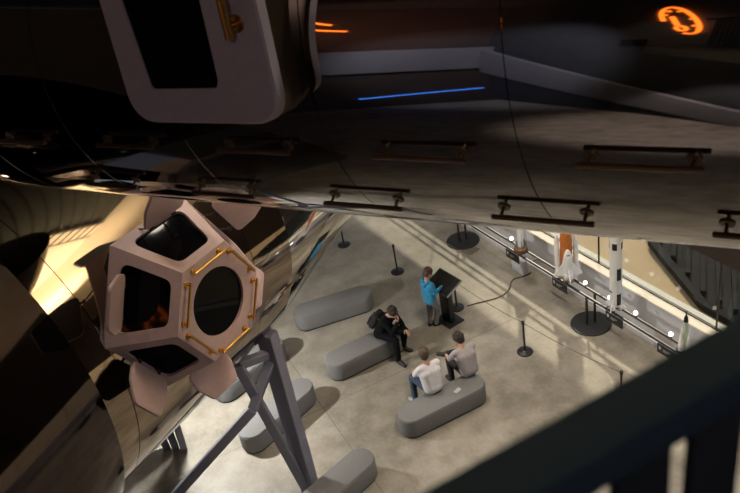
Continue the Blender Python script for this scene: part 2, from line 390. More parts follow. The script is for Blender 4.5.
# ------------------------------------------------------------------ faceted window pod
m_ = V((.797, -.601, .065)).normalized(); cC = V((-2.348, 8.217, 5.734))
e1 = Up.cross(m_).normalized(); e2 = m_.cross(e1); MCp = frame(cC, e1, e2, m_)
pod = empty('window_pod', MCp, 'pink-white faceted pod with black windows and open shutters on the mirrored module', 'space station model')
rb, rf, dp = 1.123, .690, .705
hexv = lambda r, z: [V((r*math.cos(.013+i*PI/3+PI/2), r*math.sin(.013+i*PI/3+PI/2), z)) for i in range(6)]
HB, HF = hexv(rb, 0), hexv(rf, dp)
mb = MB(); q = [(v.x, v.y) for v in hexv(rb*.80, 0)]; mb.prism(q, -.34, -.012); mb.build('collar', COLLAR, pod, smooth=False)
mb = MB(); mb.prism([(v.x, v.y) for v in HB], -.03, 0)
fm = frame(V((0, 0, dp)), V((1, 0, 0)), V((0, 1, 0)), V((0, 0, 1)))
holed(mb, [(v.x, v.y) for v in HF], [(.40*math.cos(2*PI*k/64), .40*math.sin(2*PI*k/64)) for k in range(64)], fm, .045)
faces = []
for i in range(6):
    b0, b1, f0, f1 = HB[i], HB[(i+1) % 6], HF[i], HF[(i+1) % 6]
    ctr = (b0+b1+f0+f1)/4; X = (b1-b0).normalized(); Y = ((f0+f1)-(b0+b1)).normalized(); Z = X.cross(Y)
    if Z.dot(V((ctr.x, ctr.y, 0))) < 0: X = -X; Z = X.cross(Y)
    M = frame(ctr, X, Y, Z); loc = lambda p: ((p-ctr).dot(X), (p-ctr).dot(Y))
    outer = [loc(b0), loc(b1), loc(f1), loc(f0)]
    if (V(outer[1])-V(outer[0])).cross(V(outer[2])-V(outer[1])) < 0: outer.reverse()
    ins = [V(p)*.70 for p in outer]; ins = [(p.x*1.02, p.y*1.04-.005) for p in ins]
    inner = rounded(ins, .11, 6)
    holed(mb, outer, inner, M, .045); faces.append((M, inner, outer))
shell = mb.build('shell', PINKLIT, pod, angle=25, recalc=False)
mb = MB(); mb.lathe([(.41, 0), (.41, .01)], Matrix.Translation((0, 0, dp-.044)), 48); mb.build('round_window', BLACKGLASS, pod)
for M, inner, outer in faces:
    mb = MB(); mb.prism([(x*1.02, y*1.02) for x, y in inner], -.044, -.036, M); mb.build('window', BLACKGLASS, pod)
    mb = MB(); n = len(inner)
shut = {0: (30, .56, .25), 1: (34, .50, .27), 2: (30, .52, .15), 3: (33, .46, .02), 4: (36, .32, .06), 5: (30, .56, .18)}
for i in range(6):
    b0, b1 = HB[i], HB[(i+1) % 6]; mid = (b0+b1)/2; rd = V((mid.x, mid.y, 0)).normalized(); X = (b1-b0).normalized()
    gm, L, of = shut[i]; Y = rd*math.cos(rad(gm)) + V((0, 0, 1))*math.sin(rad(gm)); Z = X.cross(Y)
    M = frame(mid + rd*(-.06 if i == 2 else .02) + V((0, 0, of)), X, Y, Z)
    wd = .30
    poly = rounded([(-wd, .05), (wd, .05), (wd*1.05, L*.55), (wd*.72, L*1.06), (-wd*.72, L*1.06), (-wd*1.05, L*.55)], .08, 6)
    mb = MB(); mb.prism(poly, -.02, .02, M, .012, 2); sh = mb.build('shutter', PINKLIT, pod, angle=40)
    mb = MB(); mb.prism([(x*.97, .03+(y-.03)*.97) for x, y in poly], .017, .024, M); tag(mb.build('unlit_back', COLLAR, sh), 'dark sheet standing for the unlit back of the shutter')  # dark sheet puts the shade of the unlit shutter back into colour
    for d in (-.17, .17):
        mb = MB(); mb.box((d, .03, -.0), (.035, .10, .022), M, .004, 1); mb.rod(M @ V((d, 0, 0)), M @ V((d, 0, 0)) - V((0, 0, of+.02)) - rd*.04, .010); mb.rod(M @ V((d-.03, 0, 0)), M @ V((d+.03, 0, 0)), .014)
        tag(mb.build('hinge', GASKET, sh), 'black hinge')
for i in range(6):
    f0, f1 = HF[i], HF[(i+1) % 6]; mid = (f0+f1)/2; inw = -V((mid.x, mid.y, 0)).normalized(); X = (f1-f0).normalized(); o = mid + inw*.065
    h = .07; L = .215
    mb = MB(); mb.rod(o - X*(L+.035) + V((0, 0, h)), o + X*(L+.035) + V((0, 0, h)), .015, seg=14, bev=.003); hr = mb.build('handrail', GOLD, pod)
    for d in (-L, L):
        mb = MB(); mb.rod(o+X*d+V((0, 0, -.001)), o+X*d+V((0, 0, .02)), .035, seg=24, bev=.003); mb.build('flange', GOLD, hr)
        mb = MB(); mb.rod(o+X*d+V((0, 0, .015)), o+X*d+V((0, 0, h)), .011); mb.build('post', GOLD, hr)

# ------------------------------------------------------------------ steel legs
base = at(311.5, 492); topz = 3.30
leg = empty('support_leg', (base.x, base.y, 0), 'tall blue-grey steel column with bracing struts under the mirrored module', 'support')
lc = V((base.x, base.y, 0)); inv = Matrix.Translation(-lc)
vd = V((base.x, base.y, 0)).normalized(); sd = V((vd.y, -vd.x, 0))          # away from / across the balcony
def lb(name, p0, p1, w, h, up, parent=leg, m=STEELPAINT, o=lc):
    mb = MB(); mb.beam(V(p0)-o, V(p1)-o, w, h, up, .012); return mb.build(name, m, parent, smooth=False)
ct = lc + V((0, 0, topz+.25))
dg = (sd - vd*.9).normalized()
lb('column', lc + V((0, 0, .02)), ct, .21, .28, dg)
mb = MB(); mb.box((0, 0, .01), (.32, .36, .02)); mb.build('base_plate', STEELPAINT, leg, smooth=False)
Q = along(238, 365, 12.35); K = along(253, 409, 12.75)
lb('brace', Q, lc + V((-.06, -.04, .12)), .12, .15, V((1, 0, .3)))
lb('brace', ct - V((0, 0, .45)), K, .12, .15, V((1, 0, .3)))
lb('brace', Q, ct - V((0, 0, .40)), .12, .15, V((.3, 0, 1)))
foot = along(120, 559, (at(120, 559) - EYE).dot(Fw))
lb('brace', K, foot + V((0, 0, .03)), .12, .15, V((1, 0, .3)))
fc = at(176, 449)
leg2 = empty('support_leg', (fc.x, fc.y, 0), 'short cluster of grey steel feet showing under the edge of the mirrored module', 'support')
for k, (dx, lean) in enumerate(((-.17, -.5), (0, 0), (.16, .35))):
    lb('column', fc + V((dx, -dx*.3, 0)), fc + V((dx+lean*.3, .1, 2.75)), .13, .13, V((1, .3, 0)), leg2, STEELPAINT, V((fc.x, fc.y, 0)))

# downlight under the lower module
LP = V((-4.0, 12.05, 2.55))
dl = empty('downlight', LP, 'round white downlight on the underside of the mirrored module', 'lamp')
mb = MB(); mb.lathe([(.10, .02), (.11, .03), (.11, .10), (.06, .28)], I4, 24); mb.build('lamp_housing', BLACK, dl)
mb = MB(); mb.lathe([(.09, .012), (.09, .022)], I4, 24); mb.build('lamp_disc', LAMPS, dl)

# ------------------------------------------------------------------ benches
BL = 1.28; BR = .265; BH = .43
def stadium(r, L, n=16):
    return [(L/2 + r*math.cos(t), r*math.sin(t)) for t in [-PI/2+PI*k/n for k in range(n+1)]] + [(-L/2 + r*math.cos(t), r*math.sin(t)) for t in [PI/2+PI*k/n for k in range(n+1)]]
def make_bench(label):
    t = empty('bench', I4, label, 'bench', 'rounded grey benches on the hall floor')
    mb = MB(); mb.prism(stadium(BR, BL), .035, BH-.012, None, .03, 3); mb.build('body', BENCH, t, angle=50)
    mb = MB(); mb.prism(stadium(BR-.012, BL), BH-.02, BH, None, .008, 2); mb.build('seat_top', BENCH, t, angle=50)
    mb = MB(); mb.prism(stadium(BR-.03, BL), 0, .04); mb.build('plinth', BENCHB, t)
    return t
bench_spots = [((-1.693, 14.848), 12, 'empty grey rounded bench behind the bench of the person in black'),
               ((-1.073, 13.011), 23.7, 'grey rounded bench the person in black sits on'),
               ((.155, 11.10), 21.6, 'grey rounded bench where two people in pale T-shirts sit'),
               ((-2.783, 11.439), 44.1, 'empty grey rounded bench seen behind the steel column'),
               ((-1.86, 9.37), 39.6, 'grey rounded bench at the bottom edge beside the foot of the steel column'),
               ((-3.40, 12.98), 40.8, 'grey rounded bench partly hidden by the pod shutter and struts')]
b0 = None
for (x, y), a, lab in bench_spots:
    o = make_bench(lab) if b0 is None else copy_tree(b0)
    if b0 is None: b0 = o
    o['label'] = lab; d = V((math.cos(rad(a)), math.sin(rad(a)), 0))
    o.matrix_world = rotz(V((x, y, 0)) + d*(BL/2+.03), rad(a))
# ------------------------------------------------------------------ barrier posts
def make_post():
    t = empty('barrier_post', I4, 'x', 'barrier post', 'black museum barrier posts')
    mb = MB(); mb.lathe([(.155, 0), (.16, .01), (.155, .025), (.05, .045), (.03, .06)], I4, 32); mb.build('base', BLACK, t)
    mb = MB(); mb.lathe([(.021, .05), (.021, .74)], I4, 16); mb.build('pole', BLACK, t)
    mb = MB(); mb.lathe([(.030, .70), (.033, .71), (.033, .76), (.028, .775)], I4, 16); mb.build('cap', BLACKM, t)
    return t
posts = []
for q, lab in ((at(397.5, 272), 'black barrier post standing alone behind the person in the blue hoodie'), (at(457, 308), 'black barrier post right behind the black kiosk'),
               (at(525, 352), 'black barrier post on open floor to the right of the bench with two people'),
               (V((3.94, 10.79, 0)), 'black barrier post peeking over the balcony railing'), (at(344, 245), 'black barrier post beside the edge of the mirrored cone')):
    o = make_post() if not posts else copy_tree(posts[0])
    o['label'] = lab; o.matrix_world = Matrix.Translation((q.x, q.y, 0)); posts.append(o); o['_p'] = 0
    del o['_p']
bpy.context.view_layer.update()
def cord(p, q, lab):
    mb = MB(); p, q = V(p), V(q)
    mb.tube([p.lerp(q, k/12) - V((0, 0, .05*4*(k/12)*(1-k/12))) for k in range(13)], .005, 6)
    tag(mb.build('elastic_rope', CABLE), lab, 'rope', 'thin ropes between barrier posts')
pt = [o.matrix_world.translation + V((0, 0, .735)) for o in posts]
def gapd(p, q, d=.035): e = (q-p).normalized()*d; return p+e, q-e
cord(*gapd(pt[1], pt[2]), 'thin dark rope from the post behind the kiosk to the next post')
cord(*gapd(pt[2], pt[3]), 'thin dark rope running towards the post over the railing')

# ------------------------------------------------------------------ kiosk
ka = math.atan2(.51, .86)
kb = at(449.5, 320); kM = rotz((kb.x, kb.y, 0), ka)       # local x: from the user towards the kiosk
ki = empty('kiosk', kM, 'black touch-screen kiosk with tilted dark screen in front of the blue hoodie', 'kiosk')
mb = MB(); mb.box((0, 0, .012), (.42, .50, .024), None, .004); mb.build('base_plate', BLACK, ki)
mb = MB(); mb.box((-.02, 0, .50), (.12, .30, .96), None, .006); mb.build('column', BLACK, ki)
sM = Matrix.Translation((-.03, .0, 1.0)) @ Matrix.Rotation(rad(-24), 4, 'Y')
mb = MB(); mb.box((0, 0, 0), (.48, .69, .045), sM, .005); sb = mb.build('screen_case', BLACK, ki)
mb = MB(); mb.box((0, 0, .024), (.44, .65, .004), sM); mb.build('screen', SCREEN, sb)
mb = MB(); mb.box((.0, -.346, -.005), (.46, .004, .03), sM); tag(mb.build('edge_strip', TRIM, sb), 'pale strip along the screen edge')

# ------------------------------------------------------------------ model display rail by the window
rz = .75; dr = empty('display_rail', WM @ Matrix.Translation((-10.06, 9.39, 0)), 'long black twin-rail display stand carrying rocket models along the window wall', 'display stand')
for n in (-.10, .10):
    mb = MB(); mb.box((-2.5, n, rz), (16, .035, .05), None, .006, 1); mb.build('rail', BLACKM, dr, smooth=False)
for s in (4.4, 0, -4.39, -8.8):
    mb = MB(); mb.lathe([(.40, 0), (.41, .006), (.405, .02), (.39, .024)], Matrix.Translation((s, 0, 0)), 56); mb.build('base_disc', BLACK, dr)
    for d in (-.085, .085):
        mb = MB(); mb.box((s+d*.3, d, rz/2), (.05, .03, rz-.03), None, .004, 1); mb.build('leg', BLACK, dr, smooth=False)
for s in [-10.5+2.2*k for k in range(8)]:
    if s > 5: continue
    mb = MB(); mb.box((s, 0, rz), (.02, .17, .03)); mb.build('cross_bar', BLACK, dr, smooth=False)
ZT = rz + .025
def onrail(px, py):
    p = at(px, py, ZT); s = p.dot(T); return T*s + Nn*9.39 + V((0, 0, ZT))
def sign(px, py, lab):
    p = at(px, py, .62); s = p.dot(T); M = frame(T*s + Nn*9.255 + V((0, 0, .63)), T, V((0, 0, 1)), -Nn)
    t = empty('sign', M, lab, 'sign', 'black model name plates on the display rail')
    mb = MB(); mb.box((0, 0, 0), (.45, .21, .012), None, .003); mb.build('plate', BLACK, t)
    mb = MB(); mb.box((-.16, .02, .0065), (.05, .07, .002))
    for k, (y, w) in enumerate(((.02, .17), (-.015, .11))):
        x = -.09
        for j in range(6):
            ww = w/7; mb.box((x + ww*.5, y, .0065), (ww*.8, .016, .002)); x += ww*1.15
    mb.build('print', SIGNW, t)
sign(512, 257, 'black name plate below the small white rocket on a brown base')
sign(558, 287, 'black name plate below the shuttle model')
sign(611, 322, 'black name plate below the tall white rocket model')
sign(664, 355, 'black name plate below the slim pale-green rocket')
# tall white rocket
o = onrail(617, 308)
t = empty('rocket_model', o, 'tall white moon rocket model with black bands and base fins', 'rocket model')
R_ = .115
mb = MB(); mb.lathe([(R_*.94, .10), (R_, .14), (R_, 1.02), (R_*.99, 1.03), (R_*.99, 1.62), (R_*.66, 1.74), (R_*.66, 2.05), (R_*.36, 2.15), (R_*.36, 2.24), (.02, 2.34), (.01, 2.5)], I4, 40); mb.build('body', WHITE, t)
for z0, z1, ks in ((.74, 1.0, (0, 4)), (.16, .42, (0, 4)), (.44, .47, (2, 6)), (1.42, 1.56, (1, 3, 5, 7))):
    for k in ks:
        pl = [(math.cos(PI/8*(2*k-1.0+j/3)), math.sin(PI/8*(2*k-1.0+j/3))) for j in range(7)]
        ro, ri = R_+.003, R_-.01
        mb = MB(); mb.prism([(x*ro, y*ro) for x, y in pl] + [(x*ri, y*ri) for x, y in reversed(pl)], z0, z1, Matrix.Rotation(-1.35, 4, 'Z')); mb.build('black_panel', BLACK, t)
for k in range(4):
    M = Matrix.Rotation(PI/2*k + .75, 4, 'Z')
    mb = MB(); mb.lathe([(.045, .05), (.042, .10), (.008, .26)], M @ Matrix.Translation((R_*.92, 0, 0)), 16); mb.build('fairing', WHITE, t)
    mb = MB(); mb.prism([(R_, .05), (R_+.11, .04), (R_+.09, .11), (R_, .18)], -.006, .006, M @ Matrix.Rotation(PI/2, 4, 'X')); mb.build('fin', WHITE, t)
for k in range(5):
    x, y = (0, 0) if k == 4 else (R_*.6*math.cos(PI/2*k+.75), R_*.6*math.sin(PI/2*k+.75))
    mb = MB(); mb.lathe([(.034, .0), (.026, .05), (.015, .11)], Matrix.Translation((x, y, 0)), 16); mb.build('engine', GREY, t)
# shuttle stack
o = onrail(565, 281)
yaw = math.atan2(-o.y, -o.x) + .15
t = empty('shuttle_model', Matrix.Translation(o) @ Matrix.Rotation(yaw, 4, 'Z') @ Matrix.Scale(.86, 4), 'white shuttle model on an orange tank with two boosters', 'shuttle model')   # local x faces the hall
mb = MB(); mb.lathe([(.05, .22), (.125, .27), (.14, .34), (.14, 1.1), (.12, 1.25), (.07, 1.36), (.015, 1.42)], Matrix.Translation((-.12, 0, 0)), 32); mb.build('tank', ORANGE, t)
for d in (-.215, .215):
    mb = MB(); mb.lathe([(.075, .04), (.06, .14), (.062, .16), (.062, 1.08), (.01, 1.22)], Matrix.Translation((-.12, d, 0)), 20); mb.build('booster', WHITE, t)
mb = MB(); OM = Matrix.Translation((.11, 0, 0))
prof = [(.16, .085), (.22, .10), (.70, .10), (.80, .085), (.88, .055), (.925, .02)]
vs = []
for z, w in prof:
    vs.append(mb.verts([OM @ V((w*1.0*math.cos(2*PI*k/20)*(.9 if math.cos(2*PI*k/20) > 0 else .7), w*math.sin(2*PI*k/20), z)) for k in range(20)]))
for p, q in zip(vs, vs[1:]):
    for k in range(20): mb.face([p[k], p[(k+1) % 20], q[(k+1) % 20], q[k]])
mb.face(vs[0][::-1]); mb.face(vs[-1]); orb = mb.build('orbiter', WHITE, t)
YZ = OM @ Matrix(((0, 0, 1, -.05), (1, 0, 0, 0), (0, 1, 0, 0), (0, 0, 0, 1)))
mb = MB(); mb.prism([(-.08, .76), (-.13, .50), (-.33, .24), (-.33, .17), (.33, .17), (.33, .24), (.13, .50), (.08, .76)], -.012, .012, YZ, .006, 1); mb.build('wing', WHITE, orb)
mb = MB(); mb.prism([(.08, .18), (.27, .12), (.29, .22), (.08, .42)], -.01, .01, OM @ Matrix(((1, 0, 0, 0), (0, 0, -1, 0), (0, 1, 0, 0), (0, 0, 0, 1)))); mb.build('tail_fin', WHITE, orb)
for d in (-.06, .06):
    mb = MB(); mb.ball((.05, d, .20), (.045, .045, .10), OM, 14); mb.build('engine_pod', WHITE, orb)
for x, d in ((.0, -.045), (.0, .045), (.055, 0)):
    mb = MB(); mb.lathe([(.038, .07), (.028, .13), (.018, .17)], OM @ Matrix.Translation((x, d, 0)), 14); mb.build('engine', GREY, orb)
mb = MB(); mb.ball((.045, 0, .80), (.035, .055, .025), OM, 12); mb.build('cockpit_window', BLACKGLASS, orb)
mb = MB(); mb.box((-.02, 0, .015), (.34, .24, .03), None, .005); mb.rod((-.12, 0, .02), (-.12, 0, .3), .03); tag(mb.build('stand', BROWN, t), 'brown stand')
# small rocket on brown base
o = onrail(519, 252)
t = empty('rocket_model', o, 'small white rocket on a dark brown base beside the wall end', 'rocket model')
mb = MB(); mb.lathe([(.15, 0), (.16, .02), (.15, .09), (.10, .13)], I4, 24); mb.build('base', BROWN, t)
mb = MB(); mb.lathe([(.06, .13), (.065, .2), (.065, .8), (.03, .95), (.006, 1.02)], I4, 20); mb.build('body', WHITE, t)
for k in range(4):
    mb = MB(); mb.prism([(.06, .14), (.14, .12), (.13, .2), (.06, .32)], -.005, .005, Matrix.Rotation(PI/2*k, 4, 'Z') @ Matrix.Rotation(PI/2, 4, 'X')); mb.build('fin', GREY, t)
# slim pale-green rocket
o = onrail(685, 350)
t = empty('rocket_model', o, 'slim pale-green and white pointed rocket with black tip on the near rail', 'rocket model')
mb = MB(); mb.lathe([(.13, 0), (.14, .01), (.13, .05), (.05, .07)], I4, 24); mb.build('base', BLACK, t)
mb = MB(); mb.lathe([(.085, .07), (.08, .12), (.055, .50), (.05, .56), (.04, .66)], I4, 20); mb.build('body', GREENP, t)
for k in range(4):
    a = PI/2*k+.4
    mb = MB(); mb.lathe([(.05, .06), (.045, .15), (.006, .46)], Matrix.Translation((.085*math.cos(a), .085*math.sin(a), 0)), 14); tag(mb.build('booster', WHITE, t), 'white strap-on booster')
mb = MB(); mb.lathe([(.041, .655), (.035, .74), (.012, .80), (.006, .90)], I4, 16); tag(mb.build('nose', BLACK, t), 'black pointed nose')
# little spotlights on the rail
sp0 = None
for px, py, lab in ((508, 244, 'small white lamp on the rail left of the brown-based rocket'), (581, 289, 'small lamp on the rail right of the shuttle model'),
                    (607, 303, 'small white lamp at the left foot of the tall white rocket'), (634, 318, 'small lamp right of the tall white rocket'), (668, 340, 'small white lamp left of the pale-green rocket')):
    o = onrail(px, py) + Nn*.08
    if sp0 is None:
        sp0 = empty('spotlight', o, lab, 'lamp', 'small model spotlights on the rail')
        mb = MB(); mb.lathe([(.03, 0), (.03, .012), (.008, .02), (.008, .07)], I4, 16); mb.build('stem', BLACK, sp0)
        mb = MB(); mb.ball((0, 0, .10), .042, None, 16); mb.build('lamp_head', LAMPS, sp0); r = sp0
    else: r = copy_tree(sp0)
    r['label'] = lab; r.matrix_world = Matrix.Translation(o)
# white box and other floor things
mb = MB(); mb.box((0, 0, .17), (.40, .14, .34), None, .008); o = mb.build('pedestal_box', WALLW)
q = at(522, 270); s = q.dot(T); o.matrix_world = frame(T*s + Nn*9.56, T, Nn, V((0, 0, 1))); tag(o, 'low white box under the display rail behind the power cable', 'box')
mb = MB(); mb.box((0, 0, .004), (.34, .34, .008), None, .002); mb2 = mb
o = mb.build('floor_hatch', mat('floor_hatch_metal', (.17, .15, .12), .45, .3)); q = at(470, 250); o.matrix_world = rotz((q.x, q.y, 0), JA+.3); tag(o, 'small square metal floor cover near the far base disc', 'floor cover')
pts = [at(*p) for p in ((467, 306.5), (479, 303), (495, 299), (505, 294), (510, 288), (511, 283), (515, 279), (523, 277), (528, 275), (531.5, 272.5))]
fine = []
for i in range(len(pts)-1):
    p0, p1, p2, p3 = pts[max(i-1, 0)], pts[i], pts[i+1], pts[min(i+2, len(pts)-1)]
    for k in range(6):
        t_ = k/6; fine.append(.5*((2*p1)+(p2-p0)*t_+(2*p0-5*p1+4*p2-p3)*t_*t_+(3*p1-p0-3*p2+p3)*t_**3) + V((0, 0, .012)))
mb = MB(); mb.tube(fine, .011, 8); tag(mb.build('power_cable', CABLE), 'black power cable curving across the floor from the kiosk to the window wall', 'cable')

# ------------------------------------------------------------------ dark ribbed deck outside the window
dk = [at(*q) for q in ((651, 247), (703, 311), (760, 344), (900, 344), (900, 150), (575, 153))]
dd_ = (at(700, 262) - at(700, 300)).normalized(); ds = V((dd_.y, -dd_.x, 0)); do = dk[1]
DM = frame(do, ds, dd_, V((0, 0, 1))); lp = [((q-do).dot(ds), (q-do).dot(dd_)) for q in dk]
wing = MB(); wing.prism(lp, .03, .10, DM)
for p, q in ((0, 1), (1, 2)):
    wing.beam(dk[p] + V((0, 0, .14)), dk[q] + V((0, 0, .14)), .16, .16)
x = lp[5][0]
while x < 6:
    ys = []
    for (x0, y0), (x1, y1) in zip(lp, lp[1:] + lp[:1]):
        if min(x0, x1) <= x < max(x0, x1): ys.append(y0 + (y1-y0)*(x-x0)/(x1-x0))
    if len(ys) >= 2 and max(ys)-min(ys) > .5: wing.box((x, (min(ys)+max(ys))/2 + .15, .16), (.10, max(ys)-min(ys)-.4, .16), DM)
    x += .30
w = wing.build('deck_outside', RIB, smooth=False); tag(w, 'dark ribbed metal deck on the sunny paving outside the window', 'deck', kind='structure')

# ------------------------------------------------------------------ balcony and its railing
RD = V((*(Fw*830 + Rt*(2541-370) - Up*(-683-246.5)).xy, 0)).normalized()
rp = along(600, 441, .92); perp = V((RD.y, -RD.x, 0))
if perp.dot(V((0, 1, 0))) < 0: perp = -perp
RM = frame(rp, RD, perp, V((0, 0, 1)))
rl = empty('railing', RM @ Matrix.Translation((0, 0, -1.1)), 'blurred blue-grey balcony railing with flat dark balusters close to the lens', 'railing')
mb = MB(); mb.box((0, 0, 1.1), (6, .075, .055), None, .006); mb.build('handrail', RAILP, rl)
mb = MB(); mb.box((0, 0, .10), (6, .03, .04), None, .004); mb.build('bottom_rail', RAILD, rl)
for k in range(-22, 23):
    mb = MB(); mb.box((-.061+.122*k, 0, .59), (.088, .014, .97), None, .002, 1); mb.build('baluster', RAILD, rl, smooth=False)
SZ = rp.z - 1.1
mb = MB(); mb.box((0, -2.95+.06, -1.1-.16), (9, 6.0, .30), RM); w = mb.build('floor_balcony', GREYW); tag(w, kind='structure')

# ------------------------------------------------------------------ people
SKIN = mat('skin', (.50, .29, .21), .55); HAIRB = mat('dark_brown_hair', (.022, .014, .010), .6, bump=.6, bscale=90); HAIRL = mat('brown_hair', (.07, .043, .025), .6, bump=.6, bscale=90)
HAIRG = mat('auburn_hair', (.075, .03, .016), .6, bump=.6, bscale=90)
EYEM = mat('dark_eye', (.02, .015, .01), .3); LIP = mat('lips', (.35, .14, .11), .5)
def baked(mb, name, m, parent, voxel, smooth=4, mats=None):
    o = mb.build(name, m, None)
    r = o.modifiers.new('r', 'REMESH'); r.mode = 'VOXEL'; r.voxel_size = voxel
    s = o.modifiers.new('s', 'SMOOTH'); s.iterations = smooth; s.factor = .5
    dg_ = bpy.context.evaluated_depsgraph_get(); ev = o.evaluated_get(dg_)
    me = bpy.data.meshes.new_from_object(ev); me.materials.clear(); me.materials.append(m); me.name = name
    old = o.data; o.modifiers.clear(); o.data = me; bpy.data.meshes.remove(old); me.shade_smooth()
    o.parent = parent; return o
def head_mesh(mb, neck, hc, yaw, pitch, sc_=1.):
    "head centred on hc, facing local +y turned by yaw and tipped forward by pitch"
    M = Matrix.Translation(hc) @ Matrix.Rotation(yaw, 4, 'Z') @ Matrix.Rotation(-pitch, 4, 'X') @ Matrix.Scale(sc_, 4)
    mb.ball((0, -.012, .025), (.075, .095, .095), M); mb.ball((0, .018, -.03), (.060, .074, .082), M); mb.ball((0, .05, -.085), (.032, .032, .024), M)
    mb.capsule(M @ V((0, .092, .005)), M @ V((0, .112, -.022)), .010*sc_, .014*sc_)
    mb.ball((0, .078, .032), (.045, .018, .012), M)
    for d in (-1, 1): mb.ball((d*.076, -.012, -.010), (.010, .022, .032), M); mb.ball((d*.035, .062, -.025), (.02, .02, .02), M)
    mb.ball((0, .086, -.052), (.024, .012, .009), M)
    mb.capsule(neck, M @ V((0, -.02, -.06)), .054*sc_, .052*sc_)
    return M
def face_bits(M, parent):
    mb = MB()
    for d in (-.032, .032): mb.ball((d, .0815, .008), (.013, .008, .008), M, 12)
    mb.build('eyes', EYEM, parent)
    mb = MB(); mb.ball((0, .0965, -.053), (.022, .006, .006), M, 12); mb.build('mouth', LIP, parent)
def hair_mesh(M, m, parent, full=1.0, fringe=.0):
    mb = MB(); mb.ball((0, -.022, .045), (.088*full, .106*full, .098*full), M); mb.ball((0, -.055, -.005), (.078, .070, .075), M)
    mb.ball((0, .045, .095+fringe), (.062, .05, .035), M)
    rnd = random.Random(3)
    for k in range(46):
        a, b = rnd.uniform(0, 2*PI), rnd.uniform(.25, 1.45); d = V((math.cos(a)*math.cos(b)*.088, math.sin(a)*math.cos(b)*.1-.025, .045+math.sin(b)*.098))
        if d.y > .05 and d.z < .09: continue
        mb.ball(d, rnd.uniform(.016, .026)*full, M, 8)
    return baked(mb, 'hair', m, parent, .008, 2)
def hand_mesh(mb, wrist, dr_, pn, curl, side, s=1.):
    "palm and five fingers: dr_ points along the hand, pn out of the palm"
    d = V(dr_).normalized(); p = V(pn); p = (p - d*p.dot(d)).normalized(); x = d.cross(p)*side; w = V(wrist)
    for k in (-.024, -.008, .008, .024): mb.capsule(w + x*k*.7*s, w + d*.078*s + x*k*s, .013*s, .0115*s, 8)
    for k, L in ((-.0285, .030), (-.0095, .036), (.0095, .039), (.0285, .035)):
        q = w + d*.080*s + x*k*s; dd = d; r = .0085*s
        for j, f in enumerate((1., .72, .55)):
            c_ = curl*(.8 if j == 0 else 1.1); dd = (dd*math.cos(c_) + p*math.sin(c_)).normalized(); 
            pcur = (p - dd*p.dot(dd)); pcur = pcur.normalized() if pcur.length > 1e-4 else p
            q2 = q + dd*L*f*s; mb.capsule(q, q2, r, r*.93, 8); q = q2; r *= .93
    q = w + d*.022*s + x*.026*s; d1 = (d*.55 + x*.7 + p*.35).normalized(); q2 = q + d1*.038*s; mb.capsule(q, q2, .0125*s, .0105*s, 8)
    mb.capsule(q2, q2 + (d*.85 + x*.15 + p*.4*curl).normalized()*.032*s, .010*s, .009*s, 8)
